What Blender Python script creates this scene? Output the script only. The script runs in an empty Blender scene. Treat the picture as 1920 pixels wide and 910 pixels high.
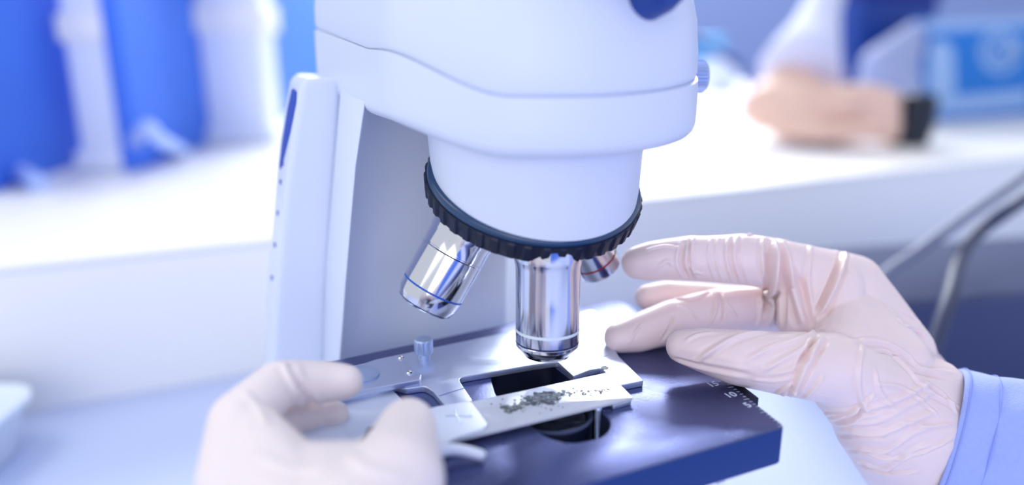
import bpy, bmesh, math, random
import numpy as np
from mathutils import Vector, Matrix
from mathutils.bvhtree import BVHTree

# ------------------------------------------------------------------ camera
SC = bpy.context.scene
COL = SC.collection
S = 0.01                       # the script works in centimetres, the scene is in metres
FPX, PITCH, HC = 1400.0, math.radians(15.8), 27.5
CP, SP = math.cos(PITCH), math.sin(PITCH)
CAM = Vector((0, 0, HC))
cam_d = bpy.data.cameras.new('camera')
cam = bpy.data.objects.new('camera', cam_d)
COL.objects.link(cam)
cam.location = CAM * S
cam.rotation_euler = (math.pi / 2 - PITCH, 0, 0)
cam_d.sensor_width = 36
cam_d.lens = FPX / 1920 * 36
cam_d.clip_start = 0.01
cam_d.clip_end = 30
cam_d.dof.use_dof = True
cam_d.dof.focus_distance = 0.298
cam_d.dof.aperture_fstop = 2.3
SC.camera = cam
# ------------------------------------------------------------------ light
SC.view_settings.view_transform = 'Standard'
SC.view_settings.look = 'None'
SC.view_settings.gamma = 1
SC.view_settings.exposure = -0.12
SC.view_settings.use_curve_mapping = False
w = bpy.data.worlds.new('world')
SC.world = w
w.use_nodes = True
w.node_tree.nodes['Background'].inputs[0].default_value = (0.86, 0.92, 1.0, 1)
w.node_tree.nodes['Background'].inputs[1].default_value = 0.9


def area(name, loc, target, sx, sy, power, colour):
    ld = bpy.data.lights.new(name, 'AREA')
    ld.shape = 'RECTANGLE'
    ld.size, ld.size_y, ld.energy, ld.color = sx * S, sy * S, power, colour
    lo = bpy.data.objects.new(name, ld)
    COL.objects.link(lo)
    lo.location = Vector(loc) * S
    d = (Vector(target) - Vector(loc))
    lo.rotation_euler = d.to_track_quat('-Z', 'Y').to_euler()
    return lo


area('window_light', (20, 330, 160), (0, 30, 15), 240, 120, 175, (0.95, 0.98, 1.0))
area('ceiling_lamp_light', (-90, 40, 160), (0, 35, 15), 80, 60, 6.5, (1.0, 0.98, 0.97))
area('column_fill_light', (15, -95, 38), (-4, 36, 18), 130, 70, 5.5, (1.0, 0.97, 0.95))  # added fill, brightens the inner face of the column
area('front_fill_light', (-60, -90, 75), (0, 30, 18), 120, 60, 2.5, (1.0, 0.97, 0.95))  # added fill from the front left, brightens the faces towards the camera


# ------------------------------------------------------------------ pixel helpers (design aid: a photo pixel on a plane)
def ray(x, y):
    a, b = (x - 960) / FPX, (y - 455) / FPX
    return Vector((a, CP - b * SP, -SP - b * CP))


def pz(x, y, z):
    r = ray(x, y)
    return CAM + r * ((z - HC) / r.z)


def pd(x, y, Z):
    return CAM + ray(x, y) * Z


def py(x, y, Y):
    r = ray(x, y)
    return CAM + r * (Y / r.y)


# ------------------------------------------------------------------ materials
def mat(name, col, rough=0.5, metal=0.0, sss=0.0, bump=0.0, bscale=50.0, coat=0.0, trans=0.0, ior=1.45,
        var=0.0, vscale=20.0, emit=None, spec=0.5, sheen=0.0, aniso=0.0, ssr=(1.0, 0.5, 0.4), rvar=0.0):
    m = bpy.data.materials.new(name)
    m.use_nodes = True
    nt = m.node_tree
    b = nt.nodes['Principled BSDF']
    b.inputs['Base Color'].default_value = (*col, 1)
    b.inputs['Roughness'].default_value = rough
    b.inputs['Metallic'].default_value = metal
    b.inputs['IOR'].default_value = ior
    b.inputs['Specular IOR Level'].default_value = spec
    b.inputs['Coat Weight'].default_value = coat
    b.inputs['Coat Roughness'].default_value = 0.12
    b.inputs['Transmission Weight'].default_value = trans
    b.inputs['Sheen Weight'].default_value = sheen
    b.inputs['Anisotropic'].default_value = aniso
    if sss:
        b.inputs['Subsurface Weight'].default_value = sss
        b.inputs['Subsurface Radius'].default_value = ssr
        b.inputs['Subsurface Scale'].default_value = 0.004
    if emit:
        b.inputs['Emission Color'].default_value = (*emit[0], 1)
        b.inputs['Emission Strength'].default_value = emit[1]
    tc = None
    if bump or var or rvar:
        tc = nt.nodes.new('ShaderNodeTexCoord')
    if var:
        n = nt.nodes.new('ShaderNodeTexNoise')
        n.inputs['Scale'].default_value = vscale
        n.inputs['Detail'].default_value = 4
        nt.links.new(tc.outputs['Object'], n.inputs['Vector'])
        mx = nt.nodes.new('ShaderNodeMix')
        mx.data_type = 'RGBA'
        mx.inputs[6].default_value = (*[c * (1 - var) for c in col], 1)
        mx.inputs[7].default_value = (*[min(1, c * (1 + var)) for c in col], 1)
        nt.links.new(n.outputs['Fac'], mx.inputs[0])
        nt.links.new(mx.outputs[2], b.inputs['Base Color'])
    if rvar:
        n3 = nt.nodes.new('ShaderNodeTexNoise')
        n3.inputs['Scale'].default_value = vscale
        n3.inputs['Detail'].default_value = 5
        nt.links.new(tc.outputs['Object'], n3.inputs['Vector'])
        mr = nt.nodes.new('ShaderNodeMapRange')
        mr.inputs[1].default_value, mr.inputs[2].default_value = 0.35, 0.7
        mr.inputs[3].default_value, mr.inputs[4].default_value = rough - rvar, rough + rvar
        nt.links.new(n3.outputs['Fac'], mr.inputs[0])
        nt.links.new(mr.outputs[0], b.inputs['Roughness'])
    if bump:
        n2 = nt.nodes.new('ShaderNodeTexNoise')
        n2.inputs['Scale'].default_value = bscale
        n2.inputs['Detail'].default_value = 5
        nt.links.new(tc.outputs['Object'], n2.inputs['Vector'])
        bp = nt.nodes.new('ShaderNodeBump')
        bp.inputs['Strength'].default_value = bump
        bp.inputs['Distance'].default_value = 0.001
        nt.links.new(n2.outputs['Fac'], bp.inputs['Height'])
        nt.links.new(bp.outputs[0], b.inputs['Normal'])
    return m


M = {
    'body': mat('white_enamel', (0.70, 0.755, 0.89), 0.42, coat=0.08),
    'nose': mat('white_nose_enamel', (0.70, 0.75, 0.90), 0.42, coat=0.08),
    'black': mat('black_rubber', (0.003, 0.007, 0.03), 0.42),
    'ringtop': mat('dark_teal_enamel', (0.012, 0.05, 0.13), 0.3, coat=0.4),
    'chrome': mat('brushed_chrome', (0.74, 0.74, 0.80), 0.12, 1.0),
    'glass_dark': mat('dark_lens_glass', (0.004, 0.008, 0.02), 0.05, coat=1.0),
    'white_band': mat('pale_band', (0.75, 0.85, 0.95), 0.4),
    'blue_band': mat('blue_band', (0.02, 0.10, 0.50), 0.4),
    'red_band': mat('red_band', (0.30, 0.008, 0.02), 0.4),
    'dark_band': mat('dark_band', (0.01, 0.03, 0.12), 0.4),
    'stage': mat('navy_black_anodised', (0.085, 0.105, 0.26), 0.30, 0.75, bump=0.06, bscale=900, rvar=0.05, vscale=60),
    'stage_side': mat('navy_enamel_side', (0.003, 0.034, 0.19), 0.5),
    'plate': mat('satin_steel', (0.62, 0.68, 0.84), 0.36, 0.85, bump=0.05, bscale=1500, rvar=0.04, vscale=200),
    'plate2': mat('pale_anodised', (0.72, 0.78, 0.93), 0.42, 0.3),
    'knob': mat('pale_steel_knob', (0.45, 0.55, 0.78), 0.35, 0.6),
    'paint_white': mat('white_print', (0.75, 0.82, 0.95), 0.5),
    'slot': mat('blue_black_recess', (0.01, 0.06, 0.45), 0.4),
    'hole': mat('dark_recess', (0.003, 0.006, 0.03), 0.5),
    'glass': mat('frosted_glass', (0.80, 0.84, 0.97), 0.10, 0.0, trans=0.35, ior=1.5, bump=0.02, bscale=600),
    'specimen': mat('grey_specimen', (0.05, 0.065, 0.08), 0.15, coat=1.0, bump=0.6, bscale=700, var=0.6, vscale=900),
    'droplet': mat('clear_droplet', (0.75, 0.85, 0.9), 0.03, trans=0.7),
    'glove': mat('pink_white_latex', (0.86, 0.70, 0.685), 0.36, sss=0.25, bump=0.05, bscale=260, var=0.035, vscale=70, ssr=(1.0, 0.45, 0.38)),
    'glove2': mat('white_latex', (0.87, 0.77, 0.76), 0.5, sss=0.25, var=0.03, vscale=60, ssr=(1.0, 0.5, 0.45)),
    'cloth': mat('pale_blue_cotton', (0.35, 0.44, 0.90), 0.9, bump=0.35, bscale=1200, sheen=0.3, var=0.06, vscale=400),
    'seam': mat('blue_thread', (0.28, 0.36, 0.82), 0.9),
    'desk': mat('pale_blue_desk', (0.54, 0.62, 0.88), 0.6, var=0.05, vscale=6),
    'bench': mat('white_laminate', (0.88, 0.87, 0.865), 0.4),
    'wall': mat('lavender_wall', (0.30, 0.38, 0.66), 0.9, var=0.03, vscale=2),
    'bluep': mat('blue_partition', (0.055, 0.19, 0.80), 0.6, var=0.12, vscale=8),
    'post': mat('pale_post', (0.80, 0.85, 0.97), 0.4),
    'tray': mat('white_tray', (0.78, 0.86, 0.96), 0.35),
    'skin': mat('bare_skin', (0.85, 0.58, 0.46), 0.5, sss=0.15, var=0.08, vscale=30),
    'coat': mat('white_coat_cloth', (0.72, 0.74, 0.92), 0.9),
    'carton': mat('azure_carton', (0.008, 0.20, 0.66), 0.6, var=0.05, vscale=8),
    'navy': mat('navy_plastic', (0.004, 0.008, 0.20), 0.4),
    'navy2': mat('dark_blue_plastic', (0.01, 0.05, 0.28), 0.4),
    'grey': mat('grey_blue_plastic', (0.36, 0.42, 0.66), 0.5),
    'darkbox': mat('dark_slate', (0.07, 0.085, 0.17), 0.8, spec=0.2),
    'charcoal': mat('charcoal_cable', (0.035, 0.045, 0.10), 0.5),
    'greyc': mat('grey_cable', (0.18, 0.20, 0.30), 0.5),
    'cyan': mat('cyan_plastic', (0.02, 0.42, 0.85), 0.4),
    'blackp': mat('black_plastic', (0.006, 0.010, 0.025), 0.4),
    'palecable': mat('pale_blue_cable', (0.42, 0.55, 0.95), 0.5),
    'cardw': mat('carton_print', (0.36, 0.55, 0.86), 0.6),
}


# ------------------------------------------------------------------ object helpers
def link(name, me, m=None, parent=None):
    o = bpy.data.objects.new(name, me)
    COL.objects.link(o)
    if m is not None:
        me.materials.clear()
        me.materials.append(m)
    if parent is not None:
        o.parent = parent
        o.matrix_parent_inverse = parent.matrix_basis.inverted()
    return o


def mesh(name, verts, faces, m, parent=None, smooth=True, angle=40, bevel=0, sub=0, seg=3):
    me = bpy.data.meshes.new(name)
    me.from_pydata([Vector(v) * S for v in verts], [], faces)
    bm = bmesh.new()
    bm.from_mesh(me)
    bmesh.ops.remove_doubles(bm, verts=bm.verts, dist=1e-6)
    bmesh.ops.recalc_face_normals(bm, faces=bm.faces)
    bm.to_mesh(me)
    bm.free()
    o = link(name, me, m, parent)
    finish(o, smooth, angle, bevel, sub, seg)
    return o


def finish(o, smooth=True, angle=40, bevel=0, sub=0, seg=3):
    me = o.data
    if smooth:
        me.shade_smooth()
        if angle < 180:
            me.set_sharp_from_angle(angle=math.radians(angle))
    if bevel:
        md = o.modifiers.new('bevel', 'BEVEL')
        md.width = bevel * S
        md.segments = seg
        md.limit_method = 'ANGLE'
        md.angle_limit = math.radians(35)
        md.harden_normals = False
        if smooth:
            me.shade_smooth()
            for e in me.edges:
                e.use_edge_sharp = False
    if sub:
        md = o.modifiers.new('subdivision', 'SUBSURF')
        md.levels = md.render_levels = sub


def empty(name, loc, label, cat, group=None):
    o = bpy.data.objects.new(name, None)
    COL.objects.link(o)
    o.empty_display_size = 0.01
    o.location = Vector(loc) * S
    o['label'] = label
    o['category'] = cat
    if group:
        o['group'] = group
    return o


def tag(o, label=None, cat=None, group=None, kind=None):
    if label: o['label'] = label
    if cat: o['category'] = cat
    if group: o['group'] = group
    if kind: o['kind'] = kind
    return o


def box(name, c, size, m, parent=None, rz=0, bevel=0.1, **k):
    sx, sy, sz = [d / 2 for d in size]
    R = Matrix.Rotation(rz, 3, 'Z')
    vs = [Vector(c) + R @ Vector((x * sx, y * sy, z * sz)) for z in (-1, 1) for y in (-1, 1) for x in (-1, 1)]
    fs = [(0, 1, 3, 2), (4, 5, 7, 6), (0, 1, 5, 4), (2, 3, 7, 6), (0, 2, 6, 4), (1, 3, 7, 5)]
    return mesh(name, vs, fs, m, parent, bevel=bevel, **k)


def loft(name, secs, m, parent=None, cap=True, closed=True, **k):
    n = len(secs[0])
    vs = [p for s in secs for p in s]
    fs = []
    for i in range(len(secs) - 1):
        for j in range(n if closed else n - 1):
            a, b = i * n + j, i * n + (j + 1) % n
            fs.append((a, b, b + n, a + n))
    if cap:
        fs.append(tuple(range(n)))
        fs.append(tuple((len(secs) - 1) * n + j for j in range(n)))
    return mesh(name, vs, fs, m, parent, **k)


def frame(d):
    d = Vector(d).normalized()
    u = d.orthogonal().normalized()
    return u, d.cross(u), d


def lathe(name, prof, org, d, m, parent=None, n=64, knurl=None, **k):
    """prof: list of (radius, distance along axis d from org)"""
    u, v, d = frame(d)
    org = Vector(org)
    secs = []
    for r, t in prof:
        ring = []
        for i in range(n):
            a = 2 * math.pi * i / n
            rr = r
            if knurl and knurl[2] <= t <= knurl[3]:
                rr = r + knurl[1] * (1 if math.cos(a * knurl[0]) > 0 else -1) * 0.5
            ring.append(org + d * t + (u * math.cos(a) + v * math.sin(a)) * max(rr, 1e-3))
        secs.append(ring)
    return loft(name, secs, m, parent, **k)


def smooth_path(pts, n=8):
    pts = [Vector(p) for p in pts]
    out = []
    for i in range(len(pts) - 1):
        p0, p1, p2, p3 = pts[max(i - 1, 0)], pts[i], pts[i + 1], pts[min(i + 2, len(pts) - 1)]
        for j in range(n):
            t = j / n
            out.append(0.5 * ((2 * p1) + (p2 - p0) * t + (2 * p0 - 5 * p1 + 4 * p2 - p3) * t * t + (3 * p1 - p0 - 3 * p2 + p3) * t ** 3))
    out.append(pts[-1])
    return out


def tube(name, pts, r, m, parent=None, n=14, path=8, **k):
    P = smooth_path(pts, path) if path else [Vector(p) for p in pts]
    secs = []
    nrm = None
    for i, p in enumerate(P):
        t = (P[min(i + 1, len(P) - 1)] - P[max(i - 1, 0)]).normalized()
        if nrm is None:
            nrm = t.orthogonal().normalized()
        nrm = (nrm - t * nrm.dot(t)).normalized()
        b = t.cross(nrm)
        rr = r[0] + (r[1] - r[0]) * i / (len(P) - 1) if isinstance(r, tuple) else r
        secs.append([p + (nrm * math.cos(2 * math.pi * j / n) + b * math.sin(2 * math.pi * j / n)) * rr for j in range(n)])
    return loft(name, secs, m, parent, **k)


def rounded(poly, r, n=6):
    """poly: list of (x, y) or (x, y, radius)"""
    out = []
    N = len(poly)
    for i in range(N):
        p = Vector(poly[i][:2])
        rr = poly[i][2] if len(poly[i]) > 2 else r
        a = Vector(poly[i - 1][:2]) - p
        b = Vector(poly[(i + 1) % N][:2]) - p
        la, lb = a.length, b.length
        a.normalize(); b.normalize()
        ang = a.angle(b)
        t = min(rr / max(math.tan(ang / 2), 1e-3), la * 0.48, lb * 0.48)
        if rr <= 0 or ang > math.radians(175):
            out.append(p)
            continue
        q0, q1 = p + a * t, p + b * t
        for j in range(n + 1):
            s = j / n
            out.append((1 - s) ** 2 * q0 + 2 * s * (1 - s) * p + s * s * q1)
    return out


def plate(name, loops, z0, z1, m, parent=None, bevel=0.02, edge_mat=None):
    """flat plate with holes: loops are lists of 2D points in cm, the first is the outline"""
    cu = bpy.data.curves.new(name, 'CURVE')
    cu.dimensions = '2D'
    cu.fill_mode = 'BOTH'
    for lp in loops:
        sp = cu.splines.new('POLY')
        sp.points.add(len(lp) - 1)
        for i, p in enumerate(lp):
            sp.points[i].co = (p[0] * S, p[1] * S, 0, 1)
        sp.use_cyclic_u = True
    cu.extrude = ((z1 - z0) / 2 - bevel) * S
    cu.bevel_depth = bevel * S
    cu.bevel_resolution = 2
    cu.offset = -bevel * S
    t = bpy.data.objects.new('t', cu)
    COL.objects.link(t)
    bpy.context.view_layer.update()
    me = bpy.data.meshes.new_from_object(t.evaluated_get(bpy.context.evaluated_depsgraph_get()))
    bpy.data.objects.remove(t)
    bpy.data.curves.remove(cu)
    me.transform(Matrix.Translation((0, 0, (z0 + z1) / 2 * S)))
    me.name = name
    bm = bmesh.new()
    bm.from_mesh(me)
    bmesh.ops.remove_doubles(bm, verts=bm.verts, dist=1e-7)
    bmesh.ops.recalc_face_normals(bm, faces=bm.faces)
    bm.to_mesh(me)
    bm.free()
    o = link(name, me, m, parent)
    if edge_mat:
        me.materials.append(edge_mat)
        for p in me.polygons:
            if abs(p.normal.z) < 0.5:
                p.material_index = 1
    me.shade_smooth()
    me.set_sharp_from_angle(angle=math.radians(35))
    return o


def P2(lst, z, r=0.1):
    """rounded polygon from pixel corners on the plane z"""
    out = []
    for q in lst:
        p = pz(q[0], q[1], z)
        out.append((p.x, p.y) + ((q[2],) if len(q) > 2 else ()))
    return rounded(out, r)


def circle2(cx, cy, r, n=48, ry=None, rot=0):
    ry = ry or r
    out = []
    for i in range(n):
        a = 2 * math.pi * i / n
        x, y = r * math.cos(a), ry * math.sin(a)
        out.append(Vector((cx + x * math.cos(rot) - y * math.sin(rot), cy + x * math.sin(rot) + y * math.cos(rot))))
    return out


# ================================================================== THE SETTING
ZT = 11.5                                                    # height of the long white bench
tag(box('floor', (0, 120, -77), (700, 700, 4), M['grey'], bevel=0), kind='structure')
tag(box('blue_reflection_board', (115, -140, 60), (200, 8, 270), M['bluep'], bevel=0), kind='structure')  # unseen board added behind the camera for blue bands in the chrome
tag(box('wall_back', (0, 352, 90), (700, 8, 340), M['wall'], bevel=0), kind='structure')

# the desk the microscope stands on
desk = empty('desk', (0, 40, 0), 'pale blue desk top the microscope stands on, in front of the white bench', 'desk')
box('tabletop', (0, 65, -1.5), (300, 190, 3), M['desk'], desk, bevel=0.4)
for sx in (-1, 1):
    for yy in (-20, 150):
        box('leg', (sx * 140, yy, -39), (5, 5, 72), M['desk'], desk, bevel=0.3)

# the white bench: a deep raised counter behind, its front face seen across the photo
A, B = pz(0, 784, 0), pz(1920, 445, 0)
dirb = (B - A).normalized()
nb = Vector((-dirb.y, dirb.x, 0))
L0, R0 = A - dirb * 45, B + dirb * 70
bench = empty('white_bench', (L0 + R0) / 2, 'long white laminate bench top across the background, bright from above', 'bench')
dep = 150
fr = [L0, R0, R0 + nb * dep, L0 + nb * (dep - 40)]
plate('bench_top', [rounded([(p.x, p.y) for p in fr], 0.5)], ZT - .6, ZT, M['bench'], bench, bevel=0.25)
ins = [L0 + nb * .02, R0 + nb * .02, R0 + nb * (dep - 1), L0 + nb * (dep - 41)]
plate('front_panel', [rounded([(p.x, p.y) for p in ins], 0.2)], 0.0, ZT - .6, M['bench'], bench, bevel=0.05)

# ================================================================== THE MICROSCOPE
ZS = 14.0                                                    # stage surface
mic = empty('microscope', (-1, 38, 0), 'white enamel laboratory microscope with silver objectives over a dark stage, both gloved hands on it', 'microscope')

# --- foot (below and behind the stage)
plate('foot', [rounded([(-9, 26), (4, 30), (7, 34), (3, 52), (-14, 50)], 2)], 0, 5.0, M['body'], mic, bevel=0.8)

# --- column: front face outline taken at several heights; x pixel, y pixel, distance
def wall_Y(x):
    # the arm's left side wall (line from the round front to the back corner), met at image column x at arm height
    p0, p1 = Vector((-4.7, 27.75)), Vector((-9.4, 36.85))
    lo, hi = 0.0, 1.0
    for _ in range(30):
        m_ = (lo + hi) / 2
        p = p0.lerp(p1, m_)
        X_ = 960 + FPX * p.x / (p.y * CP + 3.5 * SP)
        if X_ > x: lo = m_
        else: hi = m_
    return p0.lerp(p1, lo).y


def sec_col(y, xl, xr, rim, dY, f):
    zp = py(xl, y, 31.5).z

    def q(x, Yy):
        depth = Yy * CP + (HC - zp) * SP
        return Vector(((x - 960) / FPX * depth, Yy, zp))
    r0 = wall_Y(683) + dY
    r1 = wall_Y(644) + dY
    mid = (r0 + r1) / 2
    g = lambda a, b: a + (b - a) * f
    return [q(xl, r1 - .05), q((xl + rim) / 2, mid - .05), q(rim - 3, r0), q(rim, r0 + .03), q(rim + 4, g(r0 + .7, r0 + .4)), q(rim + 22, g(r0 + 2.6, r0 + 1.2)), q(rim + 70, g(35.2, r0 + 2.1)), q(rim + 140, g(36.8, r0 + 3.0)),
            q(xr - 40, g(37.9, r0 + 4.2)), q(xr, g(38.6, r0 + 4.8)), q(xr, 45), q(xl - 5, 45), q(xl - 5, 36)]


secs = [sec_col(96, 648, 960, 694, .6, 0), sec_col(165, 641, 960, 687, .3, 0), sec_col(200, 638, 960, 683, .12, 0), sec_col(300, 630, 958, 668, 0.05, .1), sec_col(400, 622, 955, 659, .15, .3),
        sec_col(520, 612, 950, 649, .4, .6), sec_col(610, 608, 948, 643, .6, .85), sec_col(700, 604, 948, 636, .8, 1), sec_col(860, 600, 948, 626, 1, 1), sec_col(1000, 595, 950, 620, 1.1, 1)]
loft('column', secs, M['body'], mic, angle=75, bevel=0.1)


# --- handle rib on the side of the column, with a slot in its left face
def qx(x, y, Y):
    return py(x, y, Y)


rib = []
for (y, x0, x1, x2, dY) in ((148, 547, 568, 641, 0), (165, 543, 564, 639, 0), (260, 529, 549, 634, -.05), (350, 519, 536, 627, -.1), (450, 511, 526, 620, -.2), (560, 502, 516, 613, -.3), (670, 498, 510, 610, -.4), (820, 492, 502, 606, -.5)):
    z = py(x1, y, 33 + dY).z

    def q(x, Yy):
        depth = Yy * CP + (HC - z) * SP
        return Vector(((x - 960) / FPX * depth, Yy, z))
    rib.append([q(x0, 35.6 + dY), q(x1, 33 + dY), q(x2, 33.9 + dY), q(x2 + 6, 36.5 + dY), q(x0 + 6, 38 + dY)])
rib_o = loft('handle_rib', rib, M['body'], mic, bevel=0.32, seg=5, angle=60)


def side_pt(x, y, off=0.04):
    # point on the rib's left face at pixel x,y : interpolate between its two edges
    best = None
    for i in range(len(rib) - 1):
        for s in range(12):
            t = s / 12
            a = rib[i][0].lerp(rib[i + 1][0], t)
            b = rib[i][1].lerp(rib[i + 1][1], t)
            for u in range(13):
                p = a.lerp(b, u / 12)
                rel = p - CAM
                Z = rel.y * CP - rel.z * SP
                X = rel.x / Z * FPX + 960
                Yp = 455 - (rel.z * CP + rel.y * SP) / Z * FPX
                e = (X - x) ** 2 + (Yp - y) ** 2
                if best is None or e < best[0]:
                    best = (e, p, (b - a).normalized())
    n = best[2].cross(Vector((0, 0, 1))).normalized()
    if n.x > 0:
        n = -n
    return best[1] + n * off, n


def rib_uv(t, u, off):
    """t: along the height in section units, u: across the left face"""
    i = min(int(t), len(rib) - 2)
    f = t - i
    a = rib[i][0].lerp(rib[i + 1][0], f)
    b = rib[i][1].lerp(rib[i + 1][1], f)
    n = (b - a).cross(Vector((0, 0, 1))).normalized()
    if n.x > 0:
        n = -n
    return a.lerp(b, u) + n * off


slot_loop = [(1.08, .35), (1.05, .55), (1.1, .75), (1.3, .84), (1.9, .74), (2.3, .60), (2.7, .42), (2.78, .3), (2.7, .2), (2.2, .2), (1.5, .24)]
mesh('grip_slot', [rib_uv(t, u, .05) for t, u in slot_loop] + [rib_uv(t, u, -.2) for t, u in slot_loop],
     [tuple(range(len(slot_loop)))] + [(i, (i + 1) % len(slot_loop), (i + 1) % len(slot_loop) + len(slot_loop), i + len(slot_loop)) for i in range(len(slot_loop))],
     M['slot'], mic, smooth=False)
for t in (2.62, 3.02, 3.62, 4.22, 4.8):
    c = rib_uv(t, .5, -.05)
    n_ = rib_uv(t, .5, 1) - rib_uv(t, .5, 0)
    lathe('vent_hole', [(.13, -.1), (.13, .09), (.10, .11)], c, n_, M['slot'], mic, n=16)

# --- head: a rounded housing whose plan is the hull of the round front and the column
HCX, HCY = 0.95, 31.0


def hull2(pts):
    pts = sorted(set((round(p[0], 4), round(p[1], 4)) for p in pts))
    def half(ps):
        h = []
        for p in ps:
            while len(h) > 1 and (h[-1][0] - h[-2][0]) * (p[1] - h[-2][1]) - (h[-1][1] - h[-2][1]) * (p[0] - h[-2][0]) <= 0:
                h.pop()
            h.append(p)
        return h[:-1]
    return half(pts) + half(pts[::-1])


def resample(poly, n, start_dir=0):
    P = [Vector(p) for p in poly]
    L = [0]
    for i in range(len(P)):
        L.append(L[-1] + (P[(i + 1) % len(P)] - P[i]).length)
    # start where the angle about the centre is zero
    out = []
    for k in range(n):
        s = L[-1] * k / n
        i = max(j for j in range(len(P)) if L[j] <= s + 1e-9)
        f = (s - L[i]) / max(L[i + 1] - L[i], 1e-9)
        out.append(P[i].lerp(P[(i + 1) % len(P)], f))
    return out


def head_plan(r, cx, cy, back, inset=0.0, n=140):
    """rays from an inner centre to the hull, so that all sections match vertex by vertex"""
    circ = [(cx + (r - inset) * math.cos(a), cy + (r - inset) * math.sin(a)) for a in [2 * math.pi * i / 96 for i in range(96)]]
    bk = []
    for (x, y, rr) in back:
        for i in range(32):
            a = 2 * math.pi * i / 32
            bk.append((x + (rr - inset) * math.cos(a), y + (rr - inset) * math.sin(a)))
    H = [Vector(p) for p in hull2(circ + bk)]
    c = Vector((-2.0, 33.5))
    out = []
    for k in range(n):
        a = 2 * math.pi * k / n
        d = Vector((math.cos(a), math.sin(a)))
        best = 0
        for i in range(len(H)):
            p, q = H[i], H[(i + 1) % len(H)]
            e = q - p
            den = d.x * e.y - d.y * e.x
            if abs(den) < 1e-9: continue
            w_ = p - c
            t = (w_.x * e.y - w_.y * e.x) / den
            s = (w_.x * d.y - w_.y * d.x) / den
            if -1e-6 <= s <= 1 + 1e-6 and t > best: best = t
        out.append(c + d * best)
    return out


BACK = [(-7.95, 37.6, 1.6), (-7.6, 43, 1.6), (-1, 45, 1.6)]


def head_sec(z, r, inset, back=BACK, cx=HCX, cy=HCY):
    return [Vector((p.x, p.y, z)) for p in head_plan(r, cx, cy, back, inset)]


def tilt(sec, lift=0.0):
    # the seam climbs from the round front towards the column
    out = []
    for p in sec:
        t = min(max(-p.x / 4.8, 0), 1)
        t = t * t * (3 - 2 * t)
        l_ = 1.4 * t + .75 * min(max((p.y - 30) / 7, 0), 1)
        if p.x > 1:
            l_ += .35 * min(max((p.y - 25) / 5, 0), 1)
        out.append(Vector((p.x, p.y, p.z + lift * l_)))
    return out


lower = []
for z, ins in ((23.35, .7), (23.38, .45), (23.47, .24), (23.65, .08), (23.85, .02), (24.3, 0)):
    lower.append(tilt(head_sec(z, 6.45, ins), .62))
for z, ins in ((25.0, 0.0), (25.40, 0.02), (25.45, .17)):
    lower.append(tilt(head_sec(z, 6.45, ins), (.8 if z < 25.3 else 1.0)))
loft('arm_housing', lower, M['body'], mic, angle=60)
upper = []
for z, ins in ((25.44, .22), (25.52, .11), (25.7, .07), (26.4, .08), (27.6, .2), (28.8, .5), (30.2, 1.0), (31.5, 1.7), (32.4, 2.6), (32.7, 3.6)):
    upper.append(tilt(head_sec(z, 6.45, ins), 1.0))
loft('head_cover', upper, M['body'], mic, angle=60)
# dark seat of the eyepiece tube on the head
lk = py(1228, -18, 25.8)
lathe('tube_lock', [(.8, -.8), (.85, .2), (.75, .7), (.5, .8)], lk, (.45, -.8, .35), M['navy2'], mic, n=40)
eyp = Vector((3.2, 26.6, 32.0))
lathe('eyepiece_collar', [(2.9, -1.5), (3.0, -.4), (2.7, 0), (2.3, .3)], eyp, (0.15, -.55, .83), M['navy2'], mic)
lathe('eyepiece_tube', [(2.3, .2), (2.2, 6.5), (2.5, 6.7), (2.5, 8.6), (2.2, 8.9)], eyp, (0.15, -.55, .83), M['body'], mic)
lathe('cover_screw', [(.32, -.1), (.32, .1), (.2, .14)], py(793, 2, 26.75), (-.55, -.8, .1), M['slot'], mic, n=24)

# --- side knob on the right of the head, ribbed
kc = py(1270, 143, 33.5)
lathe('clamp_knob', [(.45, -1.2), (.45, .15), (.62, .16), (.70, .24), (.70, 1.12), (.62, 1.24), (.2, 1.26)], kc, (1, .12, -.02), M['knob'], mic, n=120, knurl=(30, .05, .2, 1.15), angle=30)

# --- nose cylinder and revolver
NX, NY = 0.93, 30.3
RN = 4.32
nrm = Vector((0.15, -0.40, 1.0)).normalized()                # normal of the revolver ring
rc = Vector((NX - .0, NY, 21.6))


def on_ring_plane(x, y, off=0.0):
    c = rc + nrm * off
    return c.z - (nrm.x * (x - c.x) + nrm.y * (y - c.y)) / nrm.z


nose = []
N_ = 96
for f, rr in ((0, 4.6), (.3, 4.42), (.5, 4.35), (.9, 4.26), (1, 4.2)):
    ring = []
    for i in range(N_):
        a = 2 * math.pi * i / N_
        x, y = NX + rr * math.cos(a), NY + rr * math.sin(a)
        zb = on_ring_plane(x, y, .28)
        ring.append(Vector((x, y, 25.2 * (1 - f) + zb * f)))
    nose.append(ring)
loft('nose_housing', nose, M['nose'], mic, angle=60, bevel=0)
DN = -nrm
lathe('revolver_rim', [(4.20, -.30), (4.33, -.26), (4.42, -.16), (4.44, -.02), (4.40, .05)], rc, DN, M['ringtop'], mic, n=120)
lathe('revolver_ring', [(4.35, 0.0), (4.48, .03), (4.5, .1), (4.42, .75), (4.3, .86), (3.9, .95), (3.0, 1.3)], rc, DN, M['black'], mic, n=360, knurl=(44, .08, .06, .8), angle=30, bevel=0)

# --- objectives
def objective(org, d, prof, bands, lens_r, L):
    ob = lathe('objective', prof, org, d, M['chrome'], mic, n=96, angle=30)
    for (r, t0, t1, key) in bands:
        lathe('colour_band', [(r - .05, t0), (r + .012, t0), (r + .012, t1), (r - .05, t1)], org, d, M[key], ob, n=96)
    lathe('front_lens', [(lens_r, L - .05), (lens_r * .9, L + .03), (lens_r * .6, L + .02), (.01, L + .0)], org, d, M['glass_dark'], ob, n=48)
    return ob


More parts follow.
